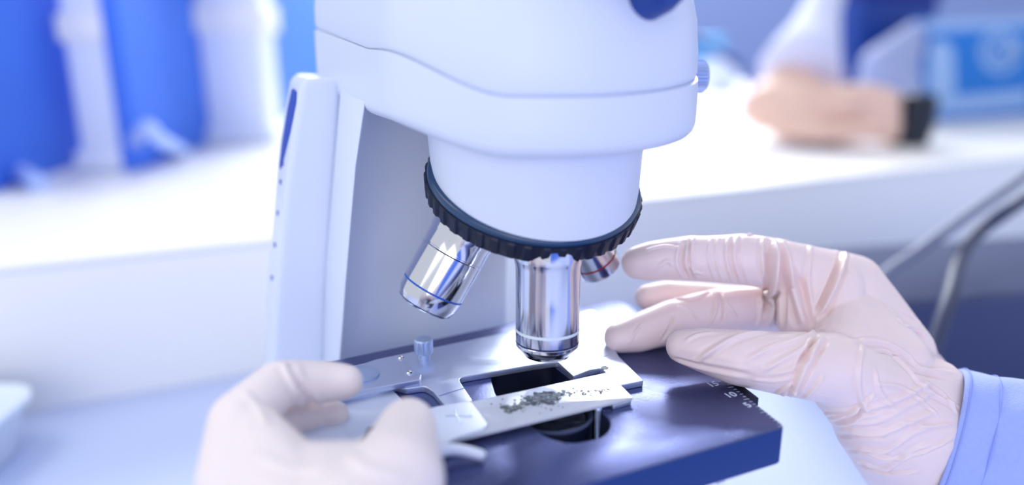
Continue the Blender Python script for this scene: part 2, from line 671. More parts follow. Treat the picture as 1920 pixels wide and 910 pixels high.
tip = py(1026, 664, 27.5)                                     # centre of the working tip
axA = Vector((0.0, -0.045, -1)).normalized()
LA = 4.25
orgA = tip - axA * LA
objective(orgA, axA, [(1.3, -.8), (1.36, .2), (1.33, .35), (1.27, .6), (1.26, 2.0), (1.26, LA - .64), (1.24, LA - .62), (1.24, LA - .57), (1.26, LA - .55), (1.25, LA - .42), (1.0, LA - .12), (.95, LA - .1), (.92, LA), (.5, LA)],
          [(1.258, LA - 1.14, LA - 1.03, 'white_band'), (1.238, LA - .635, LA - .555, 'dark_band')], .45, LA)
# second objective, swung to the left
a0, a1 = pd(868, 440, 31.6), pd(797, 570, 31.9)
axB = (a1 - a0).normalized()
LB = (a1 - a0).length + .1
objective(a0, axB, [(1.4, -1.2), (1.44, .1), (1.40, .2), (1.40, .8), (1.37, .83), (1.37, .88), (1.4, .92), (1.37, LB - .85), (1.34, LB - .4), (1.22, LB - .12), (1.12, LB - .05), (1.08, LB), (.5, LB)],
          [(1.365, LB - .92, LB - .84, 'blue_band'), (1.2, LB - .14, LB - .09, 'dark_band')], .42, LB)
# third, short, at the back right
b0, b1 = pd(1098, 455, 32.6), pd(1127, 504, 33.4)
axC = (b1 - b0).normalized()
LC = (b1 - b0).length
objective(b0, axC, [(1.0, -1.0), (1.02, .1), (1.0, .3), (1.0, LC - .4), (.97, LC - .1), (.8, LC), (.4, LC)],
          [(1.0, LC - .72, LC - .64, 'red_band')], .35, LC)

# --- stage
rb = pz(1165, 562, ZS); rf = pz(1474, 801, ZS); lb = pz(566, 689, ZS)
fr_dir = (pz(1441, 820, ZS) - pz(1135, 910, ZS)).normalized()
lf = rf + (lb - rf) * 0
# left edge runs parallel to the right one
e = rf - rb
s_ = None
den = fr_dir.x * e.y - fr_dir.y * e.x
w_ = lb - rf
# rf - fr_dir*t = lb + e*u
t_ = -(w_.x * e.y - w_.y * e.x) / den
lf = rf - fr_dir * abs(t_)
stage_out = rounded([(rb.x, rb.y, .7), (rf.x, rf.y, .35), (lf.x, lf.y, .4), (lb.x, lb.y, .5)], .4)
hc = pz(1037, 752, ZS)
hole = rounded([tuple(pz(x, y, ZS)[:2]) for x, y in [(918, 700), (975, 683), (1030, 680), (1062, 705), (1110, 752), (1149, 795), (1130, 822), (1068, 833), (1025, 820), (985, 790), (950, 760), (930, 740)]], 1.3, n=8)
st = plate('stage', [stage_out, hole], ZS - 1.45, ZS, M['stage'], mic, bevel=.06, edge_mat=M['stage_side'])
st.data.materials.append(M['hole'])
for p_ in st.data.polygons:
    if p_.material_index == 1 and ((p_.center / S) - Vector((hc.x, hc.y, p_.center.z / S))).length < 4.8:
        p_.material_index = 2  # hole walls painted near-black so the opening looks dark
plate('hole_dark_disc', [circle2(hc.x, hc.y + .5, 4.6)], ZS - 4.4, ZS - 4.0, M['hole'], mic, bevel=.05)  # dark disc added below so the opening looks black
lathe('stage_screw', [(.16, 0), (.16, .12), (.1, .14)], pz(1376, 889, ZS - 1.15) + Vector((0, .6, 0)), (.5, -.86, 0), M['hole'], mic, n=20)
lathe('stage_pin', [(.16, 0), (.12, .8), (.04, 1.0)], pz(1362, 903, ZS - 1.5) + Vector((-.1, .3, -.25)), (-.3, .3, .75), M['body'], mic, n=16)
# bracket under the stage that carries it on the column
plate('stage_bracket', [rounded([(-7, 25), (4, 29), (1, 33), (-8, 31)], .8)], ZS - 4.5, ZS - 1.45, M['body'], mic, bevel=.2)
# condenser in the opening
cc = hc + Vector((-.02, -.42, 0))
cond = lathe('condenser', [(1.2, -6), (1.9, -5.8), (1.9, -1.6), (1.5, -1.2), (1.5, -.34), (1.44, -.26), (1.38, -.26), (1.36, -.34), (1.3, -.36)], (cc.x, cc.y, ZS), (0, 0, 1), M['black'], mic, n=72)
lathe('condenser_lens', [(1.3, -.36), (1.2, -.30), (.9, -.24), (.5, -.21), (.01, -.2)], (cc.x, cc.y, ZS), (0, 0, 1), M['glass_dark'], mic, n=72)
lathe('lens_rim', [(1.50, -.36), (1.52, -.30), (1.47, -.24), (1.40, -.25), (1.38, -.3)], (cc.x, cc.y, ZS), (0, 0, 1), M['darkbox'], mic, n=72, cap=False)
pp = pz(1121, 775, ZS - .1)
lathe('condenser_pin', [(.12, -1.2), (.12, .05), (.15, .08), (.12, .16), (.02, .17)], (pp.x, pp.y, ZS), (0, 0, 1), M['knob'], mic, n=24)
# back rail of the stage (dark strip edge)
# scale ticks and figures along the right edge
er = (rf - rb).normalized()
inn = Vector((er.y, -er.x, 0))
if (hc - rb).dot(inn) < 0: inn = -inn
edge_pt = pz(1407, 748, ZS)
tick_v, tick_f = [], []
for i in range(-14, 16):
    base = edge_pt + er * (i * .21) + inn * .05
    ln = .24 if i % 5 == 0 else .14
    hw = .016
    k = len(tick_v)
    for a_, b_ in ((-hw, 0), (hw, 0), (hw, ln), (-hw, ln)):
        q_ = base + er * a_ + inn * b_
        tick_v.append((q_.x, q_.y, ZS + .004))
    tick_f.append((k, k + 1, k + 2, k + 3))
mesh('scale_ticks', tick_v, tick_f, M['paint_white'], st, smooth=False)


def text(name, s, centre, right, up, size, m, parent, thick=0.004):
    cu = bpy.data.curves.new(name, 'FONT')
    cu.body = s
    cu.align_x = 'CENTER'
    cu.align_y = 'CENTER'
    cu.size = size * S
    cu.extrude = thick * S
    cu.offset = size * .012 * S
    cu.fill_mode = 'BOTH'
    t = bpy.data.objects.new('t', cu)
    COL.objects.link(t)
    bpy.context.view_layer.update()
    me = bpy.data.meshes.new_from_object(t.evaluated_get(bpy.context.evaluated_depsgraph_get()))
    bpy.data.objects.remove(t)
    right = Vector(right).normalized()
    n = right.cross(Vector(up)).normalized()
    up = n.cross(right)
    Mx = Matrix((right, up, n)).transposed().to_4x4()
    Mx.translation = Vector(centre) * S
    me.transform(Mx)
    return link(name, me, m, parent)


for s_txt, (x, y) in (('15', (1337, 721)), ('10', (1370, 741)), ('5', (1402, 760))):
    text('scale_figure', s_txt, pz(x, y, ZS + .006), fr_dir, Vector((-fr_dir.y, fr_dir.x, 0)), .50, M['paint_white'], st)
vb = pz(1407, 736, ZS)
plate('vernier_block', [rounded([tuple((edge_pt + er * 0 + inn * .02)[:2]), tuple((edge_pt - inn * .38)[:2]), tuple((edge_pt - inn * .38 - er * 1.8)[:2]), tuple((edge_pt + inn * .02 - er * 1.8)[:2])], .03)],
      ZS - .45, ZS - .02, M['black'], mic, bevel=.03)

# --- mechanical slide holder lying on the stage
ZP = ZS + .26
pl = [(628, 700), (705, 674), (962, 621), (1060, 597), (1112, 580, .2), (1160, 668, .1), (1207, 714, .12), (1157, 724, .1), (1128, 690, .1), (1105, 694, .1), (1075, 706, .0), (1045, 678, .15), (1000, 684, .1), (858, 709, .35), (886, 752, .05), (836, 762, .05), (812, 734, .2), (796, 724, .3), (762, 729, .2), (742, 724, .1), (700, 738), (628, 752)]
holder = plate('slide_holder', [P2(pl, ZP, .05)], ZS + .01, ZP, M['plate'], mic, bevel=.03)
ZQ = ZP + .24
arm = plate('holder_arm', [P2([(600, 700), (705, 676), (742, 668), (790, 702, .1), (787, 712, .06), (700, 728), (600, 752)], ZQ, .05)], ZP, ZQ, M['plate'], mic, bevel=.03)
dc = pz(676, 704, ZQ)
lathe('arm_disc', [(.72, 0), (.72, .08), (.68, .1)], (dc.x, dc.y, ZQ), (0, 0, 1), M['knob'], arm, n=64)
for (x, y) in ((768, 700), (752, 672)):
    c = pz(x, y, ZQ)
    lathe('screw', [(.14, 0), (.14, .04), (.09, .07), (.05, .03)], (c.x, c.y, ZQ), (0, 0, 1), M['chrome'], arm, n=20)
kk = pz(795, 672, ZP)
lathe('clamp_screw', [(.26, 0), (.26, .22), (.36, .26), (.38, .34), (.38, .82), (.33, .88), (.25, .89), (.05, .86)], (kk.x, kk.y, ZP), (0, 0, 1), M['knob'], mic, n=96, knurl=(24, .035, .3, .84), angle=30)
# step lines across the legs of the holder
for a_, b_ in (((1068, 690), (1138, 667)), ((823, 743), (880, 725))):
    p, q_ = pz(*a_, ZP + .005), pz(*b_, ZP + .005)
    d_ = (q_ - p).normalized(); n2 = Vector((-d_.y, d_.x, 0)) * .022
    mesh('step_line', [p - n2, q_ - n2, q_ + n2, p + n2], [(0, 1, 2, 3)], M['slot'], holder, smooth=False)
c = pz(1134, 690, ZP)
lathe('rivet_recess', [(.16, 0), (.16, .012), (.1, .014)], (c.x, c.y, ZP), (0, 0, 1), M['hole'], holder, n=24)
# lower plates on the left, under the hand
lowp = plate('lower_plate', [P2([(560, 770), (728, 724), (775, 770), (690, 800), (640, 880), (540, 850)], ZS + .12, .05)], ZS + .01, ZS + .12, M['plate2'], mic, bevel=.02)
plate('edge_plate', [P2([(560, 820), (640, 800), (672, 850), (600, 880), (540, 870)], ZS + .3, .05)], ZS + .12, ZS + .3, M['plate2'], mic, bevel=.02)
# clip that presses on the slide, with engraved lines
ZSL = ZS + .16 + .12
ZC = ZSL + .07
clip = plate('slide_clip', [P2([(745, 782), (820, 762, .1), (882, 752, .15), (915, 796, .25), (905, 806, .15), (858, 820, .1), (780, 860)], ZC, .06)], ZSL + .005, ZC, M['plate2'], mic, bevel=.02)
for pts in (((851, 769), (855, 775), (858, 784), (866, 796)), ((835, 781), (850, 780), (885, 782)), ((884, 769), (880, 775), (884, 781))):
    tube('engraved_line', [pz(x, y, ZC + .004) for x, y in pts], .018, M['knob'], clip, n=6, path=3)
# white lever in front of the hand
lp = [pz(800, 852, ZS + .55), pz(850, 843, ZS + .4), pz(902, 853, ZS + .22)]
tube('clip_lever', [lp[0], lp[1], lp[2]], (.22, .17), M['body'], mic, n=20)
ic = lp[2]
lathe('lever_tip', [(.02, -.17), (.1, -.14), (.16, -.05), (.17, .03), (.12, .12), (.02, .16)], ic, (0, 0, 1), M['body'], mic, n=24)
# coaxial stage drive hanging under the right side of the stage, focus knobs at the foot
lathe('focus_knob', [(.5, -1), (.5, 1.2), (2.3, 1.3), (2.4, 1.5), (2.4, 3.2), (2.2, 3.4), (.4, 3.5)], (3.5, 38, 6), (1, .45, 0), M['grey'], mic, n=120, knurl=(40, .08, 1.4, 3.3), angle=30)

# ================================================================== THE SLIDE
zs0, zs1 = ZS + .16, ZSL
A_, B_ = pz(1187, 746, zs1), pz(1140, 698, zs1)
F_ = pz(862, 823, zs1)
ld = (F_ - A_).normalized()
sd = (B_ - A_)
slide = empty('glass_slide', (A_ + B_) / 2 * 1.0, 'clear glass slide with a grey smeared specimen, under the silver objective', 'microscope slide')
C1 = A_ + ld * 7.6; C2 = B_ + ld * 7.4
plate('slide_glass', [rounded([tuple(A_[:2]), tuple(B_[:2]), tuple(C2[:2]), tuple(C1[:2])], .04)], zs0 + .01, zs1, M['glass'], slide, bevel=.015)
# the holder grips the slide from below: narrow ledge under it
plate('slide_ledge', [P2([(1150, 762), (1184, 752), (1136, 706), (1100, 712)], zs0, .05)], ZS + .01, zs0, M['plate'], mic, bevel=.02)

rnd = random.Random(7)


def blob(name, path, m, parent, seed, hgt=.03, noise=.35):
    """irregular low mound along a list of (x, y, radius px) pixels on the slide"""
    r_ = random.Random(seed)
    bm = bmesh.new()
    N = 90
    for x, y, rx in path:
        c_ = pz(x, y, zs1)
        rad = rx / FPX * 32
        ph = [r_.uniform(0, 6.28) for _ in range(6)]
        rings = []
        for fr_, hh in ((1, 0), (.93, .55), (.75, .9), (.4, 1), (.05, .85)):
            ring = []
            for i in range(N // 3):
                a = 2 * math.pi * i / (N // 3)
                k_ = 1 + noise * sum(math.sin((j + 2) * a + ph[j]) / (j + 1.5) for j in range(6)) * .6
                ring.append(bm.verts.new(Vector((c_.x + rad * fr_ * k_ * math.cos(a), c_.y + rad * fr_ * k_ * math.sin(a), zs1 + hgt * hh * (1 + .2 * math.sin(5 * a + ph[0])))) * S))
            rings.append(ring)
        for a_, b_ in zip(rings, rings[1:]):
            n3 = len(a_)
            for i in range(n3):
                bm.faces.new((a_[i], a_[(i + 1) % n3], b_[(i + 1) % n3], b_[i]))
        bm.faces.new(rings[-1])
    bmesh.ops.recalc_face_normals(bm, faces=bm.faces)
    me = bpy.data.meshes.new(name)
    bm.to_mesh(me)
    bm.free()
    o = link(name, me, m, parent)
    me.shade_smooth()
    return o


sm = [(948, 764, 8), (955, 771, 8), (962, 767, 9), (972, 764, 7), (985, 757, 8), (994, 748, 11), (1005, 752, 14), (1018, 748, 14), (1028, 752, 13), (1040, 746, 11), (1008, 741, 9), (1022, 738, 7), (1034, 737, 6), (1050, 740, 6)]
blob('specimen', sm, M['specimen'], slide, 3, .03)
dots = []
for i in range(90):
    t = rnd.random()
    x = 1035 + t * 108
    y = 741 - t * 9 + rnd.gauss(0, 4.5 * (1 - t * .4))
    dots.append((x, y, rnd.uniform(.7, 2.3)))
for i in range(46):
    dots.append((rnd.gauss(1000, 26), rnd.gauss(756, 8), rnd.uniform(.6, 1.8)))
blob('specimen_specks', dots, M['specimen'], slide, 5, .015)
tag(bpy.data.objects['specimen_specks'], kind='stuff')
dr = []
for i in range(46):
    x = rnd.uniform(948, 1070)
    dr.append((x, 768 - (x - 948) * .26 + rnd.gauss(0, 5), rnd.uniform(1.2, 3.6)))
blob('droplets', dr, M['droplet'], slide, 9, .05, .1)
tag(bpy.data.objects['droplets'], kind='stuff')


# ================================================================== HANDS
def round_cones(prims):
    """each primitive is a list of (centre, radius): their convex hull; all hulls are merged by a voxel remesh"""
    bm = bmesh.new()
    base = bmesh.new()
    bmesh.ops.create_icosphere(base, subdivisions=3, radius=1)
    sph = [v.co.copy() for v in base.verts]
    base.free()
    for pr in prims:
        vs = []
        for c_, r_ in pr:
            for s__ in sph:
                vs.append(bm.verts.new((c_ + s__ * r_) * S))
        res = bmesh.ops.convex_hull(bm, input=vs)
        junk = [g for g in res['geom_interior'] + res['geom_unused'] if isinstance(g, bmesh.types.BMVert)]
        junk = list(set(junk))
        bmesh.ops.delete(bm, geom=junk, context='VERTS')
    return bm


def chain(pts):
    """pts: (x, y, depth, radius px) -> list of two-sphere primitives"""
    w__ = [(pd(x, y, Z), r / FPX * Z) for x, y, Z, r in pts]
    return [[w__[i], w__[i + 1]] for i in range(len(w__) - 1)]


def blobs(pts):
    return [[(pd(x, y, Z), r / FPX * Z) for x, y, Z, r in pts]]


def remesh(name, prims, voxel, iters, m, parent):
    bm = round_cones(prims)
    me = bpy.data.meshes.new(name)
    bm.to_mesh(me)
    bm.free()
    t = bpy.data.objects.new('t', me)
    COL.objects.link(t)
    md = t.modifiers.new('r', 'REMESH')
    md.mode = 'VOXEL'
    md.voxel_size = voxel * S
    sm_ = t.modifiers.new('s', 'SMOOTH')
    sm_.factor = .5
    sm_.iterations = iters
    bpy.context.view_layer.update()
    me2 = bpy.data.meshes.new_from_object(t.evaluated_get(bpy.context.evaluated_depsgraph_get()))
    bpy.data.objects.remove(t)
    o = link(name, me2, m, parent)
    me2.shade_smooth()
    return o


def wrinkle(o, ridges, noise=None, cam_side=True):
    """ridges: (pixel polyline, width cm, height cm); each line is laid on the glove surface and raises or sinks it"""
    me = o.data
    n = len(me.vertices)
    co = np.empty(n * 3, dtype=np.float64)
    me.vertices.foreach_get('co', co)
    co = co.reshape(-1, 3) / S
    nr = np.empty(n * 3, dtype=np.float64)
    me.vertices.foreach_get('normal', nr)
    nr = nr.reshape(-1, 3)
    bvh = BVHTree.FromPolygons([tuple(c) for c in co], [tuple(p.vertices) for p in me.polygons])
    disp = np.zeros(n)
    for pts, wd, ht in ridges:
        sp = smooth_path([(x, y, 0) for x, y in pts], 5) if len(pts) > 2 else [Vector((*pts[0], 0)), Vector((*pts[1], 0))]
        P = []
        for q_ in sp:
            hit = bvh.ray_cast(CAM, ray(q_.x, q_.y).normalized())
            if hit[0] is not None:
                if P and (hit[0] - P[-1]).length > 2.0:
                    continue
                P.append(hit[0])
        if len(P) < 2:
            continue
        A3 = np.array([list(p) for p in P])
        lo, hi = A3.min(0) - 4 * wd, A3.max(0) + 4 * wd
        idx = np.where(np.all((co > lo) & (co < hi), axis=1))[0]
        if len(idx) == 0:
            continue
        C = co[idx]
        best = np.full(len(idx), 1e9)
        par = np.zeros(len(idx))
        K = len(P) - 1
        for i in range(K):
            a, b = A3[i], A3[i + 1]
            ab = b - a
            t = np.clip(((C - a) @ ab) / max(ab @ ab, 1e-9), 0, 1)
            d = np.linalg.norm(C - (a + t[:, None] * ab), axis=1)
            mk = d < best
            best[mk] = d[mk]
            par[mk] = (i + t[mk]) / K
        taper = np.clip(np.minimum(par, 1 - par) * 5 + .15, 0, 1)
        # a fold: crest with a shallow trough beside it
        u = best / wd
        disp[idx] += ht * taper * (np.exp(-u ** 2) - .35 * np.exp(-((u - 1.9) / .8) ** 2))
    if noise:
        disp += noise(co, nr)
    co2 = (co + nr * disp[:, None]) * S
    me.vertices.foreach_set('co', co2.reshape(-1))
    me.update()


me_person = empty('person', pd(1750, 900, 30), 'person in white latex gloves and pale blue sleeve, both hands on the microscope stage', 'person')

# ---- hand reaching in from the right
RH = []
RH += chain([(1197, 492, 32.6, 31), (1225, 489, 32.6, 37), (1300, 484, 32.5, 43), (1395, 487, 32.6, 47), (1455, 496, 32.9, 50), (1560, 528, 33.6, 58)])      # index
RH += chain([(1160, 634, 32.6, 28), (1195, 625, 32.8, 35), (1262, 603, 33.2, 42), (1350, 586, 33.8, 45), (1450, 575, 34.6, 46), (1585, 560, 35.6, 56)])      # middle
RH += chain([(1214, 558, 35.2, 24), (1250, 553, 35.5, 27), (1320, 563, 36.1, 32), (1430, 575, 36.8, 36), (1600, 590, 37.4, 46)])                          # ring
RH += chain([(1370, 600, 37.6, 20), (1450, 600, 38.2, 27), (1610, 628, 38.6, 38)])                                                                       # little
RH += chain([(1279, 650, 30.0, 31), (1310, 655, 29.8, 39), (1385, 671, 29.4, 53), (1470, 682, 29.3, 60), (1560, 690, 29.8, 68), (1660, 745, 31.0, 82)])      # thumb
RH += blobs([(1560, 520, 33.6, 52), (1598, 535, 34.2, 58), (1600, 560, 36.2, 46), (1612, 625, 38.2, 38), (1700, 690, 36.5, 55), (1690, 660, 33.5, 60)])
RH += blobs([(1590, 565, 33.8, 52), (1580, 660, 30.8, 62), (1665, 690, 32, 76), (1700, 720, 34.5, 80), (1600, 620, 35.5, 50)])
RH += blobs([(1570, 700, 30.2, 66), (1650, 770, 31, 86), (1735, 745, 32.3, 78), (1725, 820, 32.0, 112), (1680, 740, 34.5, 80)])
RH += blobs([(1650, 790, 31.2, 84), (1720, 770, 33, 95), (1760, 800, 32.8, 102), (1735, 840, 32.4, 108), (1715, 860, 34.0, 100)])
RH += blobs([(1740, 830, 32.4, 108), (1765, 805, 33.0, 100), (1900, 885, 31.2, 105), (1880, 900, 31.8, 105)])
RH += blobs([(1494, 505, 33.2, 46), (1484, 585, 33.8, 38), (1560, 600, 32.6, 55), (1560, 540, 33.2, 58), (1492, 545, 33.4, 44), (1500, 610, 32.5, 40)])
hand_r = remesh('glove', RH, .05, 14, M['glove'], me_person)


def hash_noise(seed, k, amp, stretch=(1, 1, 1)):
    r_ = np.random.RandomState(seed)
    K = r_.normal(size=(14, 3)) * k * np.array(stretch)
    ph = r_.uniform(0, 6.28, 14)

    def f(co):
        v = np.zeros(len(co))
        for q_, p_ in zip(K, ph):
            v += np.sin(co @ q_ + p_)
        return amp * v / 14 ** .5
    return f


nz = hash_noise(3, 3.2, .010)
nz2 = hash_noise(5, 1.2, .02)
RR = []


def R_(w_cm, h_cm, *pts):
    RR.append((pts, w_cm, h_cm * 1.75))


# big gathered folds between the index knuckle and the thumb web
R_(.16, .20, (1456, 446), (1451, 500), (1446, 560), (1436, 615))
R_(.12, -.14, (1441, 452), (1440, 500), (1440, 545), (1432, 590))
R_(.13, .17, (1466, 452), (1478, 500), (1492, 560), (1506, 612))
R_(.13, -.10, (1466, 500), (1470, 560), (1470, 612))
R_(.12, -.10, (1500, 520), (1512, 570), (1522, 612))
R_(.11, .18, (1586, 474), (1572, 515), (1554, 558), (1534, 600))
R_(.10, -.10, (1575, 490), (1556, 535), (1535, 580))
R_(.10, .06, (1520, 462), (1515, 520), (1520, 570))
R_(.10, .07, (1425, 560), (1428, 590), (1420, 612))
# rings around the index finger
for x0, h_, b_ in ((1290, -.05, 1), (1296, .05, 1), (1362, .05, 0), (1370, -.06, 0), (1378, .05, 0), (1386, -.04, 0), (1420, -.03, 1), (1427, .04, 1), (1330, .03, 0), (1344, .03, 0)):
    R_(.055, h_, (x0 + 6, 438), (x0 - 2 + b_ * 2, 470), (x0 + 2, 500), (x0 + 14, 530 + (x0 - 1290) * .05))
R_(.09, -.10, (1284, 455), (1276, 490), (1290, 522))
R_(.05, .04, (1290, 470), (1288, 490), (1300, 508), (1318, 514))
for a_ in ((1303, 441, 1340, 437), (1350, 437, 1365, 436), (1400, 437, 1410, 438)):
    R_(.05, .05, (a_[0], a_[1] + 6), (a_[2], a_[3] + 4))
R_(.06, .03, (1210, 470), (1245, 462), (1275, 466))
R_(.07, .03, (1230, 505), (1250, 490), (1262, 498))
# middle finger
R_(.07, .08, (1340, 545), (1342, 575), (1330, 610))
R_(.06, -.07, (1350, 548), (1356, 580), (1352, 606))
R_(.05, .06, (1346, 545), (1362, 570), (1382, 596))
R_(.06, .05, (1330, 548), (1300, 560), (1262, 560))
R_(.07, -.05, (1262, 590), (1256, 615), (1240, 640))
R_(.05, .04, (1310, 600), (1290, 580), (1270, 575))
R_(.05, .03, (1205, 606), (1190, 625), (1180, 645))
# thumb
R_(.10, .07, (1305, 678), (1340, 655), (1385, 632), (1440, 622))
R_(.10, -.05, (1262, 672), (1300, 682), (1350, 692), (1410, 704))
R_(.09, .05, (1400, 676), (1440, 655), (1500, 635), (1545, 612))
R_(.09, .05, (1430, 695), (1480, 668), (1530, 645))
R_(.08, .04, (1450, 702), (1490, 690), (1525, 668))
R_(.07, .03, (1285, 640), (1310, 628), (1345, 625))
R_(.08, .13, (1543, 632), (1520, 665), (1496, 710), (1482, 744))
R_(.07, -.09, (1532, 630), (1508, 665), (1486, 705))
R_(.07, -.06, (1552, 640), (1530, 675), (1506, 718), (1493, 745))
R_(.07, .07, (1543, 705), (1528, 725), (1508, 745), (1495, 752))
R_(.05, .07, (1455, 738), (1470, 728), (1485, 718))
R_(.05, .06, (1463, 742), (1476, 736), (1492, 728))
R_(.07, .03, (1410, 712), (1450, 715), (1480, 710))
# back of the hand and wrist
R_(.10, .06, (1590, 640), (1650, 640), (1700, 665), (1725, 690), (1790, 700))
R_(.08, -.05, (1640, 660), (1680, 668), (1712, 695), (1780, 712))
R_(.06, .05, (1680, 596), (1700, 612), (1738, 628))
R_(.06, .05, (1690, 580), (1715, 595), (1728, 612))
R_(.06, -.05, (1690, 606), (1712, 620), (1735, 634))
R_(.05, .03, (1655, 560), (1668, 580), (1690, 596))
R_(.09, .06, (1660, 655), (1700, 690), (1745, 735), (1800, 765))
R_(.08, .04, (1740, 720), (1770, 740), (1796, 775))
R_(.09, .05, (1620, 640), (1610, 690), (1612, 740), (1630, 780))
R_(.08, .04, (1640, 690), (1650, 735), (1680, 770))
R_(.10, -.09, (1530, 786), (1560, 792), (1595, 785), (1620, 765))
R_(.07, .07, (1540, 776), (1580, 776), (1615, 760), (1640, 740))
for i, (y0, y1, y2, h_) in enumerate(((752, 762, 742, .05), (780, 786, 760, .03), (803, 806, 790, .05), (828, 838, 812, .035), (858, 866, 842, .045))):
    R_(.11, h_, (1512 + i * 14, y0 + 4), (1570 + i * 9, y1 + 8 - i * 3), (1636 + i * 6, y1 + 2 + i * 3), (1700 + i * 5, y2), (1750 + i * 4, y2 - 30 + i * 5))
    R_(.09, -h_, (1518 + i * 14, y0 + 13), (1578 + i * 9, y1 + 18 - i * 3), (1650 + i * 6, y1 + 10 + i * 3))
R_(.08, .06, (1560, 830), (1610, 870), (1660, 888), (1720, 885))
R_(.07, .05, (1620, 850), (1670, 862), (1730, 850), (1790, 820))
R_(.06, .05, (1640, 720), (1700, 730), (1760, 780))
R_(.06, .04, (1690, 790), (1740, 800), (1790, 795))
wrinkle(hand_r, RR, lambda co, nr: nz(co) + nz2(co))


# ---- sleeve
def ell_ring(c_, d, ra, rb_, up, n=96, wob=None):
    d = Vector(d).normalized()
    u = (Vector(up) - d * Vector(up).dot(d)).normalized()
    v = d.cross(u)
    out = []
    for i in range(n):
        a = 2 * math.pi * i / n
        k_ = 1 + (wob(a) if wob else 0)
        out.append(Vector(c_) + (u * math.cos(a) * ra + v * math.sin(a) * rb_) * k_)
    return out


cu0 = pd(1755, 832, 32.6)
vr = ray(1755, 832).normalized()
e_ = (pd(1849.6, 864, 32.6) - cu0)
e_ = (e_ - vr * e_.dot(vr)).normalized()
sd_ = (e_ * math.cos(math.radians(9)) + vr * math.sin(math.radians(9))).normalized()
tiltd = sd_
sl = []
steps = [(0.0, 3.42), (.06, 3.5), (.5, 3.53), (1.0, 3.55), (1.35, 3.52), (1.5, 3.58), (2.2, 3.65), (3.2, 3.75), (4.5, 3.9), (6, 4.1), (9, 4.4), (12, 4.7), (16, 5.0), (22, 5.4)]
for t, r_ in steps:
    wb = (lambda t_: (lambda a: .012 * math.sin(5 * a + t_ * .8) + .02 * math.sin(3 * a + t_ * .35) + (.02 * math.sin(9 * a + 1.4 * t_) if t_ > 1 else 0)))(t)
    sl.append(ell_ring(cu0 + sd_ * t, tiltd if t < 3 else sd_, r_ * 1.02, r_, (0, 0, 1), wob=wb))
inner = [[cu0 + sd_ * t + (p - (cu0 + sd_ * t0)) * .955 for p in s0] for (t, t0, s0) in ((.02, 0, sl[0]), (1.5, 0, sl[0]))]
sleeve = loft('coat_sleeve', [inner[1], inner[0]] + sl, M['cloth'], me_person, cap=False, angle=180, sub=1)
sleeve['label'] = 'pale blue cotton sleeve'
for t, r_ in ((.22, 3.535), (1.3, 3.565)):
    wb = lambda a, t_=t: .012 * math.sin(5 * a + t_ * .8) + .02 * math.sin(3 * a + t_ * .35)
    ring = ell_ring(cu0 + sd_ * t, tiltd, r_ * 1.022, r_ * 1.0, (0, 0, 1), wob=wb, n=160)
    tube('cuff_seam', ring + [ring[0]], .028, M['seam'], sleeve, n=6, path=0)

# ---- hand in the left foreground, pinching the holder
LH = []
LH += chain([(648, 716, 26.0, 33), (610, 716, 25.9, 40), (555, 718, 25.4, 44), (520, 722, 24.8, 46), (450, 790, 23.2, 58), (440, 900, 21.6, 72)])               # index
LH += chain([(628, 778, 26.8, 27), (600, 782, 26.8, 31), (540, 790, 26.2, 40), (460, 830, 24.6, 56)])                                                     # middle
LH += chain([(764, 800, 24.0, 54), (752, 850, 22.6, 73), (740, 900, 21.5, 97), (660, 1000, 20.4, 135), (600, 1100, 19.5, 165)])                             # thumb
LH += blobs([(450, 790, 23.3, 55), (400, 850, 23.6, 24), (440, 900, 22.0, 62), (520, 900, 21.6, 70), (560, 1000, 20.6, 130), (470, 1000, 21, 100)])
LH += blobs([(520, 900, 21.8, 70), (600, 905, 21.4, 70), (740, 915, 21.6, 88), (660, 1010, 20.2, 135), (500, 1010, 20.6, 110)])
LH += chain([(408, 862, 24.2, 30), (412, 950, 23, 40)])
LH += blobs([(560, 1040, 20.3, 150), (600, 1100, 19.5, 165), (700, 1350, 17.0, 190), (620, 1400, 17, 190)])
hand_l = remesh('glove', LH, .085, 10, M['glove2'], me_person)
RR = []
R_(.14, -.07, (545, 680), (552, 705), (575, 745), (590, 770))
R_(.10, .06, (530, 680), (545, 715), (560, 745))
R_(.12, .05, (440, 720), (480, 760), (500, 800))
R_(.14, .06, (470, 850), (540, 880), (620, 880))
R_(.14, .05, (650, 850), (690, 880), (760, 890))
wrinkle(hand_l, RR, lambda co, nr: nz2(co) * .8)

# ================================================================== BACKGROUND, LEFT
for (xa, ya, xb, yb, hh, lab) in ((-40, 372, 172, 300, 34, 'deep blue partition panel at the far left end of the white bench'),
                                  (262, 321, 412, 262, 34, 'deep blue partition panel between the two white posts'),
                                  (508, 235, 640, 170, 34, 'deep blue partition panel just left of the microscope column')):
    a_, b_ = pz(xa, ya, ZT), pz(xb, yb, ZT)
    d_ = (b_ - a_).normalized()
    n2 = Vector((-d_.y, d_.x, 0))
    c_ = (a_ + b_) / 2 + n2 * 1.0
    pn = empty('partition_panel', (c_.x, c_.y, ZT), lab, 'partition', 'blue panels along the bench')
    L_ = (b_ - a_).length
    ang = math.atan2(d_.y, d_.x)
    box('panel', (c_.x, c_.y, ZT + hh / 2 + .5), (L_, 2.0, hh), M['bluep'], pn, rz=ang, bevel=.15)
    box('foot_rail', (c_.x + n2.x * .2, c_.y + n2.y * .2, ZT + .26), (L_ - .4, 2.2, .5), M['bluep'], pn, rz=ang, bevel=.1)

